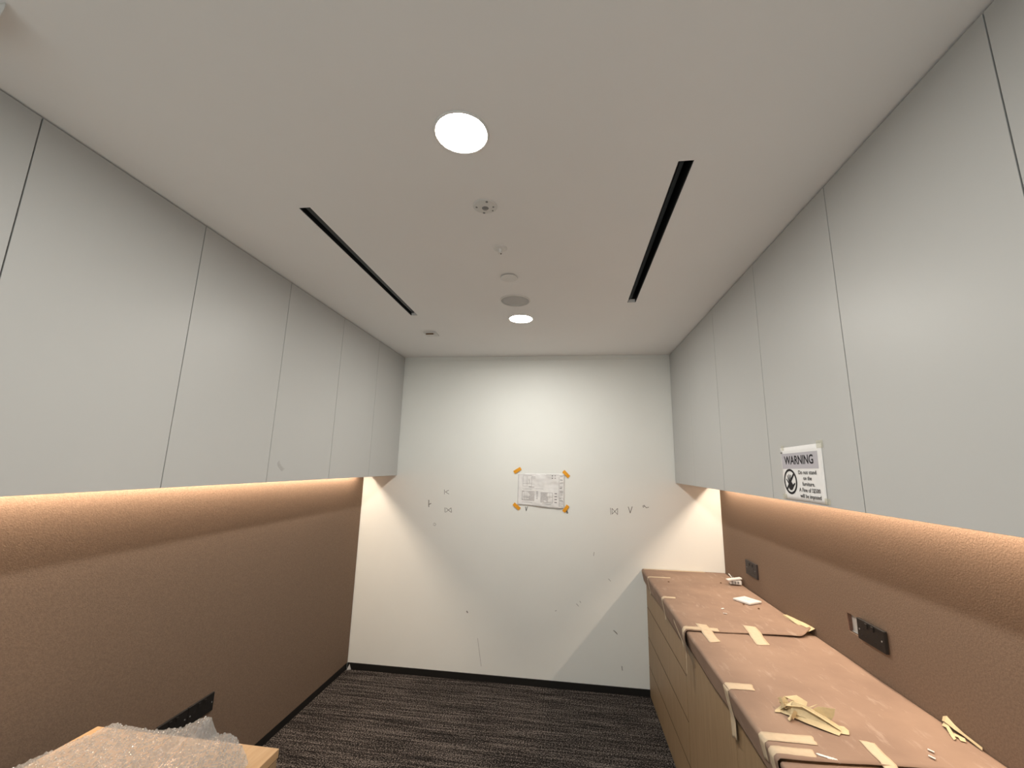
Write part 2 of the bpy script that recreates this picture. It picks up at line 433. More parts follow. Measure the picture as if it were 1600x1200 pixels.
def slot(k, label):
    x0, x1, y0, y1 = SLOTS[k]
    o = empty('slot_diffuser', ((x0 + x1) / 2, (y0 + y1) / 2, H), label, 'air diffuser', 'linear slot diffusers in the ceiling')
    mb = MB(); t = 0.002
    mb.box(x0 - t, x0, y0 - t, y1 + t, H + 0.0205, H + 0.10).box(x1, x1 + t, y0 - t, y1 + t, H + 0.0205, H + 0.10)
    mb.box(x0, x1, y0 - t, y0, H + 0.0205, H + 0.10).box(x0, x1, y1, y1 + t, H + 0.0205, H + 0.10).box(x0, x1, y0, y1, H + 0.098, H + 0.10)
    mb.build('plenum', M['slot_k'], o)
    xm = (x0 + x1) / 2
    for sx, w_ in ((x0, 0.003), (x1 - 0.003, 0.003)):
        MB().box(sx, sx + w_, y0, y1, H + 0.002, H + 0.020).build('edge_rail', M['slot_k'], o)
    mb = MB(); mb.obox((xm - 0.004, (y0 + y1) / 2, H + 0.022), (0.0085, 0, 0.006), (0, (y1 - y0) / 2 - 0.001, 0), (-0.0006, 0, 0.0009))
    mb.build('blade', M['slot_b'], o)
slot(0, 'long black linear air slot in the ceiling, beside the left cabinets')
slot(1, 'long black linear air slot in the ceiling, beside the right cabinets')

# presence sensor
c0 = (-0.2945, 1.339, H)
o = empty('presence_sensor', c0, 'round white ceiling sensor with grey lens, next to the near downlight', 'sensor')
MB().lathe(c0, [(0.043, 0), (0.043, -0.002), (0.040, -0.004), (0.030, -0.005), (0.024, -0.007), (0.014, -0.0085), (0.0, -0.0085)], 40).build('housing', M['plastic_off'], o, smooth=True)
MB().lathe((c0[0] + 0.001, c0[1], H - 0.0080), [(0.0125, 0.002), (0.0122, -0.001), (0.010, -0.003), (0.006, -0.0045), (0.0, -0.005)], 28).build('lens', M['lens'], o, smooth=True)
for dx, dy, r in ((-0.030, -0.004, 0.0040), (-0.010, 0.032, 0.0045), (0.012, -0.031, 0.0045), (0.030, 0.000, 0.0035), (0.024, 0.022, 0.003), (0.018, -0.013, 0.003)):
    MB().lathe((c0[0] + dx, c0[1] + dy, H - 0.0035), [(r, 0.002), (r, -0.0025), (r * 0.7, -0.003)], 12).build('indicator', M['lens'], o, smooth=False)
# sprinkler head
c0 = (-0.2875, 1.640, H)
o = empty('sprinkler_head', c0, 'small white sprinkler head with dark pin hanging from the ceiling', 'sprinkler')
MB().lathe(c0, [(0.030, 0), (0.030, -0.0015), (0.026, -0.004), (0.012, -0.005), (0.009, -0.004)], 32).build('escutcheon', M['plastic_w'], o, smooth=True)
MB().lathe((c0[0], c0[1], H - 0.004), [(0.006, 0), (0.006, -0.008), (0.004, -0.012), (0.004, -0.018)], 14).build('frame', M['plastic_w'], o)
MB().tube([(c0[0] + 0.001, c0[1], H - 0.010), (c0[0] + 0.004, c0[1] + 0.004, H - 0.026)], 0.0026).build('bulb', M['plastic_k'], o, smooth=True)
MB().lathe((c0[0], c0[1], H - 0.022), [(0.010, 0), (0.010, -0.0012)], 18).build('deflector', M['plastic_w'], o)
# concealed cover disc
c0 = (-0.288, 1.924, H)
o = empty('cover_disc', c0, 'plain round white cover disc on the ceiling, beyond the sprinkler', 'ceiling cover')
MB().lathe(c0, [(0.036, 0), (0.036, -0.004)], 32).build('shaded_collar', M['gap_shade'], o)  # dark colour paints the shadow gap above the plate
MB().lathe((c0[0], c0[1], H - 0.004), [(0.043, 0), (0.043, -0.0015), (0.041, -0.003)], 48).build('plate', M['plastic_off'], o)
# speaker
c0 = (-0.2955, 2.228, H)
o = empty('ceiling_speaker', c0, 'round ceiling speaker with grey mesh grille', 'speaker')
mb = MB().lathe(c0, [(0.0785, 0), (0.086, 0), (0.086, -0.003), (0.083, -0.005), (0.080, -0.005), (0.0785, -0.003)], 64)
mb.f = mb.f[:-2] + [(5 * 64 + k, 5 * 64 + (k + 1) % 64, (k + 1) % 64, k) for k in range(64)]; mb.mi = [0] * len(mb.f)
mb.build('rim', M['plastic_w'], o, smooth=True)
MB().lathe(c0, [(0.0783, -0.0003), (0.0783, -0.0022), (0.05, -0.003), (0.0, -0.0033)], 56).build('grille', M['grille'], o, smooth=True)
# small square detector
c0 = (-0.972, 2.792, H)
o = empty('square_detector', c0, 'small square white ceiling box near the end of the left slot', 'detector')
MB().box(c0[0] - 0.045, c0[0] + 0.045, c0[1] - 0.045, c0[1] + 0.045, H - 0.010, H).build('base', M['plastic_off'], o, bevel=0.002)
MB().box(c0[0] - 0.030, c0[0] + 0.034, c0[1] - 0.040, c0[1] - 0.010, H - 0.024, H - 0.010).build('sensor_block', M['plastic_off'], o, bevel=0.002)
MB().box(c0[0] - 0.026, c0[0] + 0.030, c0[1] - 0.0412, c0[1] - 0.040, H - 0.021, H - 0.012).build('dark_window', M['speck'], o)
# hanging scrap of plastic sheet at the top left
mb = MB()
def scrap(u, v):
    z = H - 0.001 - (0.085 - 0.03 * (1 - u)) * v
    return (-1.28 + (0.131 + 0.004 * math.sin(9 * v) - 0.006 * v) * u, 0.56 + 0.003 * math.sin(4 * u + 3 * v), z)
mb.grid(10, 12, scrap)
tag(mb.build('plastic_scrap', M['plastic_off'], smooth=True, solid=0.002, soff=0), 'pale curled scrap of sheeting hanging from the ceiling, top left', 'scrap')

# ------------------------------------------------------------------ sockets
def socket(loc, rz, label, group=None, tilt=0.0, plate='plastic_k', w_=0.146, h_=0.086, th=0.010):
    """double wall socket; built in local axes: x along the wall, -y out of the wall, z up"""
    o = empty('double_socket', loc, label, 'socket', group)
    R = Matrix.Rotation(rz, 4, 'Z') @ Matrix.Rotation(tilt, 4, 'Y')
    o.rotation_euler = R.to_euler()
    def part(mb, name, mt, parent=o, **k):
        me_o = mb.build(name, M[mt], None, **k)
        off = me_o.location.copy()
        me_o.data.transform(Matrix.Translation(off)); me_o.location = (0, 0, 0); me_o.parent = parent
        return me_o
    part(MB().box(-w_ / 2, w_ / 2, -th, 0, -h_ / 2, h_ / 2), 'plate', plate, bevel=0.0025)
    for gx in (-w_ / 4, w_ / 4):
        for bx_ in ((gx - 0.002, gx + 0.002, 0.004, 0.012), (gx - 0.0145, gx - 0.0080, -0.020, -0.016), (gx + 0.0080, gx + 0.0145, -0.020, -0.016)):
            part(MB().box(bx_[0], bx_[1], -th - 0.0006, -th + 0.001, bx_[2], bx_[3]), 'pin_slot', 'ink')
        part(MB().box(gx - 0.006 + (0.02 if gx < 0 else -0.02), gx + 0.006 + (0.02 if gx < 0 else -0.02), -th - 0.004, -th, 0.016, 0.033), 'switch', plate, bevel=0.001)
    for gx in (-0.060, 0.060):
        mb = MB().tube([(gx, -th - 0.001, 0), (gx, -th + 0.001, 0)], 0.0032, 12)
        part(mb, 'screw', 'lens')
    return o
# right wall faces -x : local -y must map to -x  -> rotate by -90 deg about z
socket((BR - 0.0003, 2.966, 0.994), -math.pi / 2, 'dark brown double socket on the splashback near the back wall', plate='plastic_kb', w_=0.166)
so = socket((BR - 0.004, 1.890, 1.0025), -math.pi / 2, 'black double socket hanging loose off its open back box', tilt=0.012, plate='plastic_k', w_=0.148, h_=0.076, th=0.012)
# galvanised back box behind it
o = empty('back_box', (WR, (HOLE[0] + HOLE[1]) / 2, (HOLE[2] + HOLE[3]) / 2), 'galvanised back box recessed in the splashback beside the loose socket', 'back box')
y0, y1, z0, z1 = HOLE
mb = MB(); xo, t = BR + 0.0125, 0.0012; xi = BR + 0.016
mb.box(xi, xi + t, y0 + 0.001, y1 - 0.001, z0 + 0.001, z1 - 0.001)
mb.box(xo, xi, y0 + 0.001, y0 + 0.002, z0 + 0.001, z1 - 0.001).box(xo, xi, y0 + 0.002, y1 - 0.002, z0 + 0.001, z0 + 0.002).box(xo, xi, y0 + 0.002, y1 - 0.002, z1 - 0.002, z1 - 0.001)
mb.build('box_shell', M['steel'], o)
MB().box(BR + 0.0005, xi, y1 - 0.0022, y1 - 0.0003, z0 + 0.0005, z1 - 0.0005).build('cut_edge', M['cut'], o)
for k, (yy, zz, col) in enumerate(((1.955, 1.012, 'plastic_off'), (1.948, 1.002, 'plastic_k'), (1.940, 0.992, 'speck'))):
    MB().tube([(xi - 0.001, yy, zz), (BR + 0.010, yy - 0.010, zz - 0.004), (BR + 0.003, yy - 0.022, zz), (BR - 0.0035, yy - 0.03, zz)], 0.0018).build('wire', M[col], o, smooth=True)
socket((AL + 0.0003, 2.020, 0.440), math.pi / 2, 'black double socket low on the left wall, the one further from the camera', 'sockets low on the left wall', h_=0.080)
socket((AL + 0.0003, 1.873, 0.440), math.pi / 2, 'black double socket low on the left wall, half hidden by bubble wrap', 'sockets low on the left wall', h_=0.080)

# ------------------------------------------------------------------ base cabinets and worktop
XF = 0.576                         # drawer faces
BY = [0.45, 1.10, 1.752, 2.402, D - 0.001]
BLAB = ['pale oak base cabinet with plain door under the worktop, nearest the camera', 'pale oak base cabinet with plain door, second from the camera',
        'pale oak base cabinet with plain door, beside the drawer unit', 'pale oak base unit with four wide drawers against the back wall']
for i in range(4):
    y0, y1 = BY[i], BY[i + 1]
    o = empty('base_cabinet', (XF, (y0 + y1) / 2, 0), BLAB[i], 'cabinet', 'base cabinets under the worktop')
    MB().box(XF + 0.020, WR - 0.001, y0 + 0.0004, y1 - 0.0004, 0.0, 0.803).build('carcass', M['wood'], o)
    MB().box(XF + 0.0195, XF + 0.0203, y0 + 0.001, y1 - 0.001, 0.001, 0.802).build('shadow_gap', M['gap_shade'], o)  # thin dark sheet painting the shade between the fronts
    if i == 3:
        M['edge_shade'] = mat('painted_edge_shade', (0.10, 0.062, 0.035), 0.6, 0.2, var=0.1)  # top and bottom edges coloured dark to paint shade into the drawer gaps
        zs = [0.006, 0.200, 0.395, 0.597, 0.800]
        for k in range(4):
            mb = MB().box(XF, XF + 0.0195, y0 + 0.0016, y1 - 0.002, zs[k] + 0.0028, zs[k + 1] - 0.0028)
            mb.mi = [1, 1, 0, 0, 0, 0]
            mb.build('drawer', [M['wood'], M['edge_shade']], o)
    else:
        MB().box(XF, XF + 0.0195, y0 + 0.0016, y1 - 0.0016, 0.006, 0.800).build('door', M['wood'], o, bevel=0.0008)
tag(MB().box(CF + 0.022, WR - 0.001, 0.45, D - 0.001, 0.8035, 0.843).build('worktop', M['wood_top'], bevel=0.003),
    'continuous worktop over the base cabinets, hidden under taped cardboard', 'worktop')

# --- cardboard covers: a profile that runs from the wall over the front edge
RAD = 0.007
UF = BR - CF - RAD                 # flat length
UA = UF + RAD * math.pi / 2
def prof(u, lift):
    """point (x,z) and normal at distance u from the wall along the covering"""
    if u < UF: p = (BR - u, HT); n = (0, 1)
    elif u < UA:
        a = (u - UF) / RAD; n = (-math.sin(a), math.cos(a)); p = (CF + RAD + n[0] * RAD, HT - RAD + n[1] * RAD)
    else: p = (CF + min(0.20 * (u - UA), 0.0175), HT - RAD - (u - UA)); n = (-1, 0)
    return p[0] + n[0] * lift, p[1] + n[1] * lift, n
def wob(u, y, sd):
    return 0.0018 * noise.noise(Vector((u * 4, y * 4, sd))) + 0.0008 * noise.noise(Vector((u * 18, y * 18, sd + 5)))
def sm(t): t = max(0, min(1, t)); return t * t * (3 - 2 * t)
def edge1(u):                      # near edge of the rear sheet
    return 2.248 + 0.010 * math.sin(u * 7) + 0.085 * sm((0.10 - u) / 0.12)
def lift1(u, y):
    e = edge1(u)
    l = 0.0052 + 0.0055 * sm((e + 0.16 - y) / 0.16) * (0.7 + 0.5 * math.sin(u * 9 + 1))
    l += 0.016 * sm((0.10 - u) / 0.10) * sm((e + 0.22 - y) / 0.22)
    l += 0.010 * sm((u - UA + 0.02) / 0.06) * sm((e + 0.10 - y) / 0.10)
    return l + abs(wob(u, y, 1))
def lift2(u, y): return 0.0012 + abs(wob(u, y, 2)) + 0.003 * sm((1.44 - y) / 0.06)
def lift3(u, y): return 0.0003 + 0.4 * abs(wob(u, y, 3))
def liftA(u, y):
    e = edge1(u)
    a = sm((y - e + 0.03) / 0.035)
    l2_ = lift2(u, y) if y > 1.378 else lift3(u, y)
    return a * lift1(u, max(y, e)) + (1 - a) * l2_
def sheet(nu, nv, u0, u1, ya, yb, lift):
    def fn(s, t):
        u = u0 + (u1(t) - u0) * s if callable(u1) else u0 + (u1 - u0) * s
        y = ya(u) + (yb(u) - ya(u)) * t
        uu = u
        x, z, n = prof(uu, lift(uu, y))
        return (x, y, z)
    return MB().grid(nu, nv, fn)
sh1 = tag(sheet(110, 60, 0.006, lambda t: UA + 0.085 + 0.008 * math.sin(9 * t) - 0.02 * sm((t - 0.8) / 0.2), edge1, lambda u: D - 0.004, lift1)
          .build('cardboard_sheet', M['card'], smooth=True, solid=0.0022, soff=1), 'brown cardboard sheet taped over the worktop, against the back wall', 'cardboard', 'cardboard sheets on the worktop')
sh2 = tag(sheet(110, 50, 0.004, lambda t: UA + 0.078 + 0.006 * math.sin(11 * t + 1), lambda u: 1.372 + 0.012 * math.sin(u * 8), lambda u: 2.31, lift2)
          .build('cardboard_sheet', M['card'], smooth=True, solid=0.0020, soff=1), 'middle brown cardboard sheet on the worktop, under the crumpled cream tape', 'cardboard', 'cardboard sheets on the worktop')
sh3 = tag(sheet(110, 40, 0.030, lambda t: UA + 0.08 + 0.006 * math.sin(8 * t), lambda u: 0.47, lambda u: 1.366 + 0.012 * math.sin(u * 8), lift3)
          .build('cardboard_sheet', M['card'], smooth=True, solid=0.0016, soff=1), 'brown cardboard sheet on the worktop nearest the camera', 'cardboard', 'cardboard sheets on the worktop')

def tape(parent, a, b, wd, lift=liftA, n=26, name='masking_tape', mt='tape', ext=0.0011, skew=0.15):
    """ribbon from (u,y) a to b on the covered worktop"""
    a = Vector(a); b = Vector(b); d = (b - a); ln = d.length; d /= ln; pn = Vector((-d.y, d.x))
    sd = rnd.random() * 50
    def fn(s, t):
        e = skew * wd * (t - 0.5) * 2 * (1 if s > 0.5 else -0.6) + 0.004 * noise.noise(Vector((t * 5, s * 2, sd)))
        q = a + d * (ln * s + (e if s in (0, 1) or s < 0.08 or s > 0.92 else 0)) + pn * wd * (t - 0.5) * (1 + 0.06 * noise.noise(Vector((s * 6, sd, 1))))
        x, z, nn = prof(q.x, lift(q.x, q.y) + ext + 0.0012 * abs(noise.noise(Vector((s * 9, t * 2, sd)))))
        return (x, q.y, z)
    return MB().grid(n, 4, fn).build(name, M[mt], parent, smooth=True, solid=0.0005, soff=0)
U = lambda x: BR - x
FR = UA                            # start of the front drop
# rear sheet
tape(sh1, (U(0.70), 3.222), (FR + 0.10, 3.212), 0.030)
tape(sh1, (U(0.62), 2.752), (FR + 0.11, 2.752), 0.032)
tape(sh1, (U(0.545) + 0.02, 3.445), (0.15, 3.447), 0.026)
tape(sh1, (U(0.640), 2.335), (U(0.640), 2.130), 0.050)
tape(sh1, (U(0.868), 2.355), (U(0.842), 2.140), 0.056)
tape(sh1, (U(0.70), 2.272), (FR + 0.02, 2.268), 0.040)
tape(sh1, (FR + 0.005, 2.262), (FR + 0.185, 2.268), 0.026)
tape(sh1, (FR + 0.03, 2.50), (FR + 0.10, 2.36), 0.020)
tape(sh1, (0.012, 2.560), (0.014, 2.330), 0.030, mt='tape_loose')
# middle sheet
tape(sh2, (U(0.642), 1.744), (FR + 0.150, 1.735), 0.046)
tape(sh2, (U(0.690), 1.460), (FR + 0.050, 1.455), 0.042)
tape(sh2, (U(0.655), 1.392), (FR + 0.055, 1.392), 0.040)
tape(sh2, (U(0.835), 1.480), (U(0.820), 1.300), 0.036)
tape(sh2, (U(0.705), 1.372), (U(0.66), 1.392), 0.010, mt='plastic_off')
# upturned torn strip by the wall at the end of the rear sheet
mb = MB()
mb.grid(16, 4, lambda s, t: (BR - 0.005 - 0.020 * t - 0.012 * s * t + 0.003 * math.sin(9 * s), 2.56 - 0.26 * s, HT + 0.010 + 0.012 * sm(s * 1.4) * (1 - 0.5 * t) + 0.010 * (1 - t) * s))
mb.build('curled_tape', M['tape_loose'], sh1, smooth=True, solid=0.0006)

# ------------------------------------------------------------------ loose things on the worktop
def ribbon(mb, pts, wds, sub=5):
    """strip through 3d points with a width vector at each"""
    P = [Vector(p) for p in pts]; W = [Vector(q) for q in wds]
    n = len(P) - 1
    def fn(s, t):
        f = s * n; i = min(int(f), n - 1); k = f - i
        p = P[i].lerp(P[i + 1], k); w2 = W[i].lerp(W[i + 1], k)
        return p + w2 * (t - 0.5)
    mb.grid(n * sub, 2, fn)
def crumple(mb, cx, cy, base, scale, seed, cnt, ly=1.0):
    r = random.Random(seed)
    for k in range(cnt):
        a = r.uniform(0, 6.28); p = Vector((cx + r.uniform(-.35, .35) * scale, cy + r.uniform(-.35, .35) * scale * ly, base + 0.004))
        pts = [p.copy()]; wds = []
        wv = Vector((math.cos(a + 1.57), math.sin(a + 1.57), r.uniform(-.3, .8))).normalized() * 0.026
        nseg = r.randint(4, 6)
        for j in range(nseg):
            a += r.uniform(-1.1, 1.1)
            stp = r.uniform(0.012, 0.026) * scale / 0.1
            q = pts[-1] + Vector((math.cos(a) * stp, math.sin(a) * stp * ly, r.uniform(-0.016, 0.020)))
            q.x = min(max(q.x, cx - scale * .55), cx + scale * .55); q.y = min(max(q.y, cy - scale * .5 * ly), cy + scale * .5 * ly)
            q.z = min(max(q.z, base + 0.005), base + 0.030)
            pts.append(q)
        for j in range(len(pts)):
            wv = (wv + Vector((r.uniform(-1, 1), r.uniform(-1, 1), r.uniform(-.7, .7))) * 0.010).normalized() * r.uniform(0.018, 0.028)
            wds.append(wv.copy())
        ribbon(mb, pts, wds, 3)
    for i, v in enumerate(mb.v):
        if v[2] < base + 0.001: mb.v[i] = (v[0], v[1], base + 0.001)
mb = MB(); zb = HT + 0.0035
Z = lambda dx, dy, dz: (0.730 + dx, 1.566 + dy, zb + dz)
# main folded wad
ribbon(mb, [Z(-.055, .050, .004), Z(-.035, .035, .026), Z(-.005, .010, .030), Z(.030, -.020, .020), Z(.062, -.048, .006)],
       [(.030, .022, .010), (.036, .030, .006), (.030, .034, -.012), (.030, .030, -.010), (.012, .020, .0)])
ribbon(mb, [Z(-.050, .030, .002), Z(-.040, .015, .022), Z(-.010, -.008, .024), Z(.025, -.035, .014), Z(.055, -.055, .003)],
       [(.010, -.010, .030), (.014, .010, .030), (.016, .012, .026), (.012, .016, .018), (.010, .020, .004)])
ribbon(mb, [Z(-.062, .040, .001), Z(-.045, .022, .007), Z(-.015, -.018, .010), Z(.022, -.048, .008), Z(.050, -.066, .002)],
       [(.022, .020, .004), (.020, .022, .010), (.018, .020, .012), (.016, .018, .010), (.016, .016, .002)])
# standing flap and tails
ribbon(mb, [Z(.030, .005, .002), Z(.040, .000, .022), Z(.050, -.006, .040)], [(.045, -.030, .0), (.046, -.034, .004), (.034, -.028, .010)])
ribbon(mb, [Z(.045, -.045, .004), Z(.075, -.050, .004), (0.810, 1.512, zb + 0.002)], [(.006, .034, .004), (.006, .030, .006), (.010, .020, .000)])
ribbon(mb, [Z(-.050, .045, .006), Z(-.068, .034, .004), Z(-.084, .030, .001)], [(.004, .022, .012), (.004, .018, .006), (.006, .012, .0)])
ribbon(mb, [Z(-.045, .060, .016), Z(-.030, .066, .030), Z(-.012, .050, .034), Z(.010, .028, .026)], [(.018, .012, -.014), (.022, .014, -.004), (.016, .016, .010), (.012, .012, .014)])
crumple(mb, 0.720, 1.578, zb, 0.085, 7, 8)
tag(mb.build('crumpled_tape', M['tape_loose'], solid=0.0007, soff=0), 'crumpled wad of cream masking tape on the middle cardboard sheet', 'tape')
mb = MB(); Z = lambda dx, dy, dz: (1.116 + dx, 1.567 + dy, zb + dz * 0.6)
ribbon(mb, [Z(.018, .050, .022), Z(.016, .035, .034), Z(.018, .010, .020), Z(.018, -.020, .014), Z(.016, -.078, .008)],
       [(.008, .006, .010), (.012, .004, .014), (.008, .008, .010), (.003, .002, .006), (.003, .002, .006)])
ribbon(mb, [Z(.010, .040, .006), Z(.004, .016, .014), Z(-.010, -.018, .004), Z(-.018, -.036, .002)], [(.012, .008, .006), (.012, .006, .002), (.014, .008, .002), (.010, .006, .0)])
ribbon(mb, [Z(-.005, -.008, .004), Z(.004, -.030, .006), Z(-.002, -.042, .002)], [(.014, -.004, .004), (.012, -.006, .002), (.010, -.006, .0)])
tag(mb.build('peeling_tape', M['tape_loose'], solid=0.0007, soff=0), 'peeling curl of masking tape at the foot of the splashback', 'tape')

# white connector module at the rear
zb1 = HT + 0.0085
o = empty('wiring_module', (1.085, 3.145, zb1), 'small white wiring module lying near the back corner of the worktop', 'wiring module')
MB().obox((1.090, 3.135, zb1 + 0.017), (0.034, -0.006, 0), (0.004, 0.022, 0), (0, 0, 0.013)).build('body', M['plastic_off'], o, bevel=0.003)
MB().obox((1.078, 3.120, zb1 + 0.037), (0.046, 0.006, 0.006), (-0.002, 0.014, 0), (-0.001, 0, 0.004)).build('cover', M['plastic_w'], o, bevel=0.001)
for k in range(4):
    MB().obox((1.066 + k * 0.017, 3.1125, zb1 + 0.016), (0.0055, -0.001, 0), (0, 0.003, 0), (0, 0, 0.008)).build('terminal', M['lens'], o)
MB().tube([(1.075, 3.14, zb1 + 0.038), (1.065, 3.17, zb1 + 0.056), (1.09, 3.20, zb1 + 0.044), (1.115, 3.19, zb1 + 0.01)], 0.003).build('wire', M['plastic_w'], o, smooth=True)
# blank plate
zb2 = HT + 0.0085
o = empty('blank_plate', (1.019, 2.764, zb2), 'square white switch plate lying flat on the rear cardboard sheet', 'switch plate')
ax, ay = Vector((0.050, 0.031, 0)) * 0.85, Vector((-0.034, 0.052, 0)) * 0.85
MB().obox((1.019, 2.764, zb2 + 0.005), ax, ay, (0, 0, 0.005)).build('plate', M['plastic_w'], o, bevel=0.002)
MB().obox((1.022, 2.768, zb2 + 0.0108), ax * 0.24, ay * 0.24, (0, 0, 0.0015)).build('rocker', M['plastic_off'], o, bevel=0.0005)
# crumbs
crumb_places = [(0.986, 2.735), (1.03, 2.64), (0.660, 3.10), (1.005, 3.15), (0.975, 2.70)]
crumb_lab = ['dark crumb beside the white switch plate', 'dark crumb in front of the white switch plate', 'dark crumb near the rear front corner of the worktop',
             'dark crumb left of the wiring module', 'flat dark flake by the white switch plate corner']
for (x, y), lb in zip(crumb_places, crumb_lab):
    mb = MB().lathe((x, y, HT + 0.0078), [(0.002, 0), (0.006, 0.001), (0.005, 0.004), (0.002, 0.005)], 6)
    tag(mb.build('crumb', M['speck']), lb + ' on the cardboard', 'debris', 'crumbs on the cardboard')
chips = [((0.83, 2.60), 'upper of two white plaster chips on the rear cardboard sheet'), ((0.815, 2.52), 'lower of two white plaster chips on the rear cardboard sheet'),
         ((0.985, 1.462), 'white plaster chip on the middle cardboard sheet, beyond the tape strip'), ((0.965, 1.432), 'white plaster chip on the middle cardboard sheet, nearest the camera')]
for (x, y), lb in chips:
    a = rnd.uniform(0, 3); mb = MB(); zz = HT + (0.0078 if y > 2.2 else 0.0045)
    mb.obox((x, y, zz + 0.001), (0.010 * math.cos(a) * (0.5 if y < 2 else 1), 0.010 * math.sin(a), 0), (-0.004 * math.sin(a), 0.004 * math.cos(a), 0.0006), (0, 0, 0.001))
    tag(mb.build('plaster_chip', M['plastic_w'], bevel=0.0006), lb, 'debris', 'plaster chips on the cardboard')
# grey chip in the floor corner
mb = MB(); mb.add([(-1.715, D - 0.028, 0.001), (-1.685, D - 0.012, 0.001), (-1.70, D - 0.012, 0.040), (-1.708, D - 0.03, 0.004)], [(0, 1, 2), (0, 2, 3), (1, 3, 2), (0, 3, 1)])
tag(mb.build('plastic_chip', M['scuff']), 'small grey plastic chip on the carpet in the back left corner', 'debris')

# ------------------------------------------------------------------ floor-standing cabinet with bubble wrap
ZD = 0.72
o = empty('low_cabinet', (-1.217, 0.9, 0), 'pale wooden cabinet at lower left, its top under bubble wrap', 'cabinet')
DX0, DX1, DY0, DY1 = -1.544, -0.890, 0.30, 1.388
MB().box(DX0, DX1, DY0, DY1, ZD - 0.025, ZD).build('top_board', M['wood_top'], o, bevel=0.0012)
MB().box(DX0 + 0.002, DX1 - 0.020, DY0 + 0.002, DY1 - 0.002, 0.02, ZD - 0.0255).build('carcass', M['wood'], o, bevel=0.001)
for a, b in ((DY0 + 0.004, 0.842), (0.846, DY1 - 0.004)):
    dd = MB().box(DX1 - 0.0195, DX1 - 0.001, a, b, 0.03, ZD - 0.0275).build('door', M['wood'], o, bevel=0.001)
for x, y in ((DX0 + 0.05, DY0 + 0.05), (DX1 - 0.07, DY0 + 0.05), (DX0 + 0.05, DY1 - 0.05), (DX1 - 0.07, DY1 - 0.05)):
    MB().lathe((x, y, 0), [(0.020, 0), (0.020, 0.02)], 14).build('foot', M['plastic_k'], o)

def pw(x, pts):
    for (a, va), (b, vb) in zip(pts[:-1], pts[1:]):
        if x <= b: return va + (vb - va) * max(0, (x - a) / (b - a))
    return pts[-1][1]
def bw(s, t):
    y = 0.95 + (1.394 - 0.95) * t
    xl = pw(y, [(0.9, -1.60), (1.19, -1.565), (1.245, -1.530), (1.385, -1.496), (1.42, -1.485)])
    xr = pw(y, [(0.9, -0.90), (1.20, -0.905), (1.300, -0.925), (1.335, -0.965), (1.388, -1.035), (1.42, -1.07)])
    x = xl + (xr - xl) * s
    z = ZD + 0.004
    z += 0.005 * (noise.noise(Vector((x * 7, y * 7, 3))) + 0.5) + 0.0045 * noise.noise(Vector((x * 22, y * 22, 8)))
    # long ridge
    rx = -1.205 + (1.339 - y) * -0.16
    z += 0.013 * math.exp(-((x - rx) / 0.020) ** 2) * sm((1.37 - y) / 0.05)
    # raised peak at the far edge
    dx = x + 1.145
    sx_ = 0.085 if dx < 0 else 0.024
    z += 0.048 * math.exp(-(dx / sx_) ** 2) * sm((y - 1.27) / 0.125)
    z += 0.012 * math.exp(-((x + 1.075) / 0.020) ** 2) * sm((y - 1.35) / 0.04)
    # second layer step
    z += 0.004 * sm((x + 1.30) / 0.02)
    # bubbles on a hexagonal lattice
    p = 0.0105; row = round(y / (p * 0.866)); ox = (row % 2) * p / 2
    cx_ = round((x - ox) / p) * p + ox; cy_ = row * p * 0.866
    rr = ((x - cx_) ** 2 + (y - cy_) ** 2) / (0.0046 ** 2)
    if rr < 1: z += 0.0046 * math.sqrt(1 - rr) * (0.55 + 0.9 * noise.cell(Vector((cx_ * 300, cy_ * 300, 1))))
    if x < DX0 - 0.002: z -= 0.5 * (DX0 - 0.002 - x)
    return (x, y, z)
mb = MB().grid(300, 210, bw)
tag(mb.build('bubble_wrap', M['bubble'], smooth=True), 'clear bubble wrap sheet with a raised corner lying on the low wooden cabinet', 'bubble wrap')

# ------------------------------------------------------------------ drawing sheet taped to the back wall
o = empty('drawing_sheet', (-0.21, D, 1.41), 'creased floor plan drawing fixed to the back wall with four orange tapes', 'drawing')
TL, TR, BL_, BR_ = (-0.402, 1.531), (-0.028, 1.538), (-0.405, 1.287), (-0.030, 1.267)
def pp(u, v):                      # u right, v down
    x = (TL[0] * (1 - u) + TR[0] * u) * (1 - v) + (BL_[0] * (1 - u) + BR_[0] * u) * v
    z = (TL[1] * (1 - u) + TR[1] * u) * (1 - v) + (BL_[1] * (1 - u) + BR_[1] * u) * v
    z += 0.004 * math.sin(u * 7) * (1 if v > 0.97 else 0.3)
    return x, z
def ph(u, v):
    e = math.sin(math.pi * u) ** 0.5 * 0.5 + 0.5 if 0 < u < 1 else 0.5
    return 0.003 + e * (0.006 * (noise.noise(Vector((u * 5, v * 4, 2))) + 0.6) + 0.003 * noise.noise(Vector((u * 11, v * 11, 6))))
def pq(u, v, lift=0.0):
    x, z = pp(u, v); return (x, D - ph(u, v) - lift, z)
MB().grid(40, 28, lambda u, v: pq(u, v)).build('paper', M['paper'], o, smooth=True, solid=0.0003, soff=-1)
mbs = {k: MB() for k in ('line_ink', 'line_ink2', 'grey_fill')}
def pl(u0, v0, u1, v1, wd=0.0016, k='line_ink', n=8):
    a = Vector((u0 * 0.375, v0 * 0.26)); b = Vector((u1 * 0.375, v1 * 0.26)); d = (b - a)
    if d.length < 1e-6: return
    pn = Vector((-d.y, d.x)).normalized() * wd / 2
    def fn(s, t):
        q = a + d * s + pn * (2 * t - 1)
        return pq(q.x / 0.375, q.y / 0.26, 0.0007)
    mbs[k].grid(n, 1, fn)
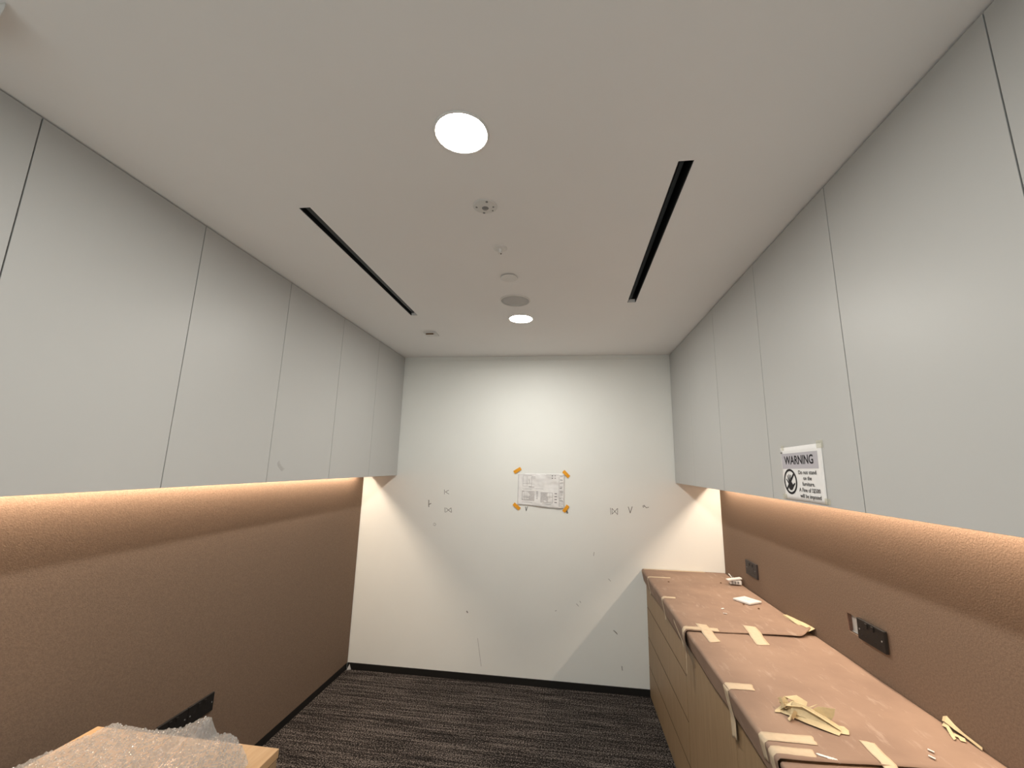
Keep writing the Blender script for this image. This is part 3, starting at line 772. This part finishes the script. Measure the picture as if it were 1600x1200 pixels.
def rect(u0, v0, u1, v1, wd=0.0016, k='line_ink'):
    pl(u0, v0, u1, v0, wd, k); pl(u1, v0, u1, v1, wd, k); pl(u1, v1, u0, v1, wd, k); pl(u0, v1, u0, v0, wd, k)
def fill(u0, v0, u1, v1): pl(u0, (v0 + v1) / 2, u1, (v0 + v1) / 2, (v1 - v0) * 0.26, 'grey_fill')
rect(0.015, 0.02, 0.985, 0.965, 0.0012)
rect(0.11, 0.07, 0.30, 0.40, 0.0022); pl(0.20, 0.07, 0.20, 0.40); pl(0.11, 0.32, 0.30, 0.32); pl(0.24, 0.18, 0.26, 0.30, 0.003)
pl(0.08, 0.02, 0.34, 0.06, 0.0016); pl(0.30, 0.10, 0.38, 0.10, 0.004); pl(0.28, 0.14, 0.38, 0.14, 0.002)
pl(0.24, 0.42, 0.36, 0.42, 0.006); pl(0.10, 0.47, 0.55, 0.46, 0.002); pl(0.12, 0.51, 0.30, 0.50, 0.003)
fill(0.10, 0.55, 0.36, 0.84); rect(0.10, 0.55, 0.36, 0.84, 0.0024)
for k in range(6): pl(0.10 + k * 0.052, 0.55, 0.10 + k * 0.052, 0.84, 0.0012)
for k in range(5): pl(0.10, 0.59 + k * 0.055, 0.36, 0.59 + k * 0.055, 0.0014)
pl(0.12, 0.74, 0.33, 0.74, 0.004)
fill(0.50, 0.56, 0.75, 0.86); rect(0.50, 0.56, 0.75, 0.86, 0.0022)
for k in range(5): pl(0.50 + k * 0.062, 0.56, 0.50 + k * 0.062, 0.72, 0.0012)
pl(0.50, 0.69, 0.75, 0.69, 0.004); pl(0.50, 0.74, 0.75, 0.74, 0.0016)
for k in range(5): pl(0.40, 0.56 + k * 0.05, 0.44, 0.56 + k * 0.05, 0.006, 'line_ink')
for k in range(4): pl(0.79, 0.58 + k * 0.085, 0.84, 0.58 + k * 0.085, 0.006, 'line_ink2')
pl(0.10, 0.90, 0.32, 0.90, 0.003); pl(0.53, 0.90, 0.72, 0.91, 0.003)
pl(0.885, 0.02, 0.885, 0.96, 0.0018); pl(0.57, 0.03, 0.99, 0.05, 0.002)
for u, v in ((0.74, 0.06), (0.74, 0.13), (0.80, 0.06), (0.80, 0.13)): pl(u - 0.012, v, u + 0.012, v, 0.008, 'line_ink2' if u < 0.77 else 'line_ink')
for k in range(18):
    v = 0.08 + k * 0.049; 
    if v < 0.34 and k % 2: continue
    pl(0.90, v, 0.90 + rnd.uniform(0.03, 0.075), v + rnd.uniform(-0.015, 0.015), rnd.uniform(0.002, 0.006), 'line_ink2' if 0.38 < v < 0.8 and k % 2 else 'line_ink')
for k in range(3): rect(0.892, 0.70 + 0.085 * k, 0.975, 0.775 + 0.085 * k, 0.0016, 'line_ink')
for k, mb in mbs.items(): mb.build('drawing_print', M[k], o)
def otape(c, ang, ln=0.064, wd=0.026):
    d = Vector((math.cos(ang), 0, math.sin(ang))); n = Vector((-d.z, 0, d.x))
    mb = MB().grid(6, 3, lambda s, t: Vector((c[0], D - 0.0055 - 0.003 * math.sin(math.pi * s), c[1])) + d * ln * (s - 0.5) + n * wd * (t - 0.5))
    mb.build('orange_tape', M['orange'], o, solid=0.0005, soff=0)
otape((-0.408, 1.556), 0.56); otape((-0.016, 1.537), -0.80); otape((-0.409, 1.274), -0.68); otape((-0.019, 1.270), 0.95, 0.060)

# ------------------------------------------------------------------ warning notice on the third right-hand door
XW = XR - 0.0010
o = empty('warning_notice', (XR, 1.64, 1.50), 'white warning notice with crossed-out hand taped to a right wall cabinet', 'sign')
# notice axes: right = -y, up = +z ; slight lean measured from the photograph
def nq(u, v, lift=0.0):            # u 0..1 left to right, v 0..1 bottom to top
    y = 1.775 - u * 0.270
    z = 1.497 + v * 0.190 + u * 0.006 * v
    return (XW - 0.0012 * (math.sin(u * 9 + 2 * v) * 0.5 + 0.5) - lift, y - (1 - v) * 0.0, z)
MB().grid(16, 12, lambda u, v: nq(u, v * (1 + 0.0))).build('paper', M['paper'], o, smooth=True, solid=0.0003, soff=0)
def patch(name, u0, u1, v0, v1, mt, lift):
    MB().grid(12, 4, lambda s, t: nq(u0 + (u1 - u0) * s, v0 + (v1 - v0) * t, lift)).build(name, M[mt], o, solid=0.0002, soff=0)
patch('grey_band', 0.015, 0.90, 0.585, 0.88, 'paper_grey', 0.0006)
for u0, u1, v0, v1 in ((0.03, 0.10, 0.94, 1.04), (0.90, 1.04, 0.92, 1.05), (-0.05, 0.07, 0.0, 0.10), (0.95, 1.06, 0.0, 0.10)):
    patch('clear_tape', u0, u1, v0, v1, 'cleartape', 0.0012)
patch('tape_scrap', 0.0, 0.045, 0.885, 0.915, 'pencil', 0.0012)
WIN_AR = 0.288 / 0.200
def nshape(polys, name, lift=0.0010, mt='ink'):
    mb = MB()
    for poly in polys:
        mb.add([nq(u, v, lift) for u, v in poly], [tuple(range(len(poly)))])
    return mb.build(name, M[mt], o)
def text(body, yc, zb_, wid, hgt, bold):
    """one line of print: centre and width along the door, baseline height, capital height"""
    cu = bpy.data.curves.new('lettering', 'FONT'); cu.body = body; cu.size = 1.0; cu.align_x = 'LEFT'; cu.offset = bold; cu.resolution_u = 3
    to = bpy.data.objects.new('lettering_curve', cu); C.objects.link(to)
    dg = bpy.context.evaluated_depsgraph_get(); dg.update()
    me = bpy.data.meshes.new_from_object(to.evaluated_get(dg))
    bpy.data.objects.remove(to, do_unlink=True)
    vs = [(q.co.x, q.co.y) for q in me.vertices]; fs = [tuple(p.vertices) for p in me.polygons]
    bpy.data.meshes.remove(me)
    x0 = min(v[0] for v in vs); x1 = max(v[0] for v in vs); k = hgt / 0.70
    mb = MB(); mb.add([nq((1.775 - (yc + wid / 2 - (x - x0) / (x1 - x0) * wid)) / 0.270, (zb_ + y * k - 1.497) / 0.190, 0.0011) for x, y in vs], fs)
    return mb.build('lettering', M['ink'], o)
text('WARNING', 1.655, 1.6245, 0.194, 0.0295, 0.022)
for ln, yc, wd_, zb_ in (('Do not stand', 1.605, 0.114, 1.589), ('on the', 1.606, 0.054, 1.5695), ('furniture.', 1.603, 0.078, 1.550), ('A Fine of S$500', 1.601, 0.132, 1.5295), ('will be imposed', 1.599, 0.130, 1.5095)):
    text(ln, yc, zb_, wd_, 0.0132, 0.010)
# prohibition ring, bar and hand (coordinates in metres about the ring centre)
RC = ((1.775 - 1.722) / 0.270, (1.562 - 1.497) / 0.190)
def rc(a, b): return (RC[0] + a / 0.270, RC[1] + b / 0.190)
RXO, RYO, RXI, RYI = 0.045, 0.0455, 0.037, 0.0375
n = 48
nshape([[rc(RXO * math.cos(t0), RYO * math.sin(t0)), rc(RXO * math.cos(t1), RYO * math.sin(t1)), rc(RXI * math.cos(t1), RYI * math.sin(t1)), rc(RXI * math.cos(t0), RYI * math.sin(t0))]
        for t0, t1 in ((2 * math.pi * k / n, 2 * math.pi * (k + 1) / n) for k in range(n))], 'prohibition_ring')
nshape([[rc(0.024, 0.031), rc(0.030, 0.025), rc(-0.024, -0.031), rc(-0.030, -0.025)]], 'prohibition_bar')
def finger(x0, y0, x1, y1, w0, w1):
    d = Vector((x1 - x0, y1 - y0)).normalized(); p = Vector((-d.y, d.x))
    return [rc(x0 + p.x * w0, y0 + p.y * w0), rc(x0 - p.x * w0, y0 - p.y * w0), rc(x1 - p.x * w1, y1 - p.y * w1), rc(x1 + d.x * w1, y1 + d.y * w1), rc(x1 + p.x * w1, y1 + p.y * w1)]
palm = [(-0.014, -0.004), (-0.016, -0.014), (-0.012, -0.026), (-0.003, -0.031), (0.008, -0.030), (0.016, -0.024), (0.020, -0.014), (0.013, -0.006), (0.006, 0.001), (-0.004, 0.003)]
nshape([[rc(*q) for q in palm], finger(-0.011, -0.006, -0.026, 0.008, 0.0032, 0.0022), finger(-0.008, -0.001, -0.017, 0.021, 0.0030, 0.0020),
        finger(-0.003, 0.001, -0.006, 0.025, 0.0030, 0.0020), finger(0.003, 0.000, 0.005, 0.023, 0.0030, 0.0020), finger(0.014, -0.018, 0.030, -0.006, 0.0046, 0.0026)], 'hand_symbol', 0.0012)
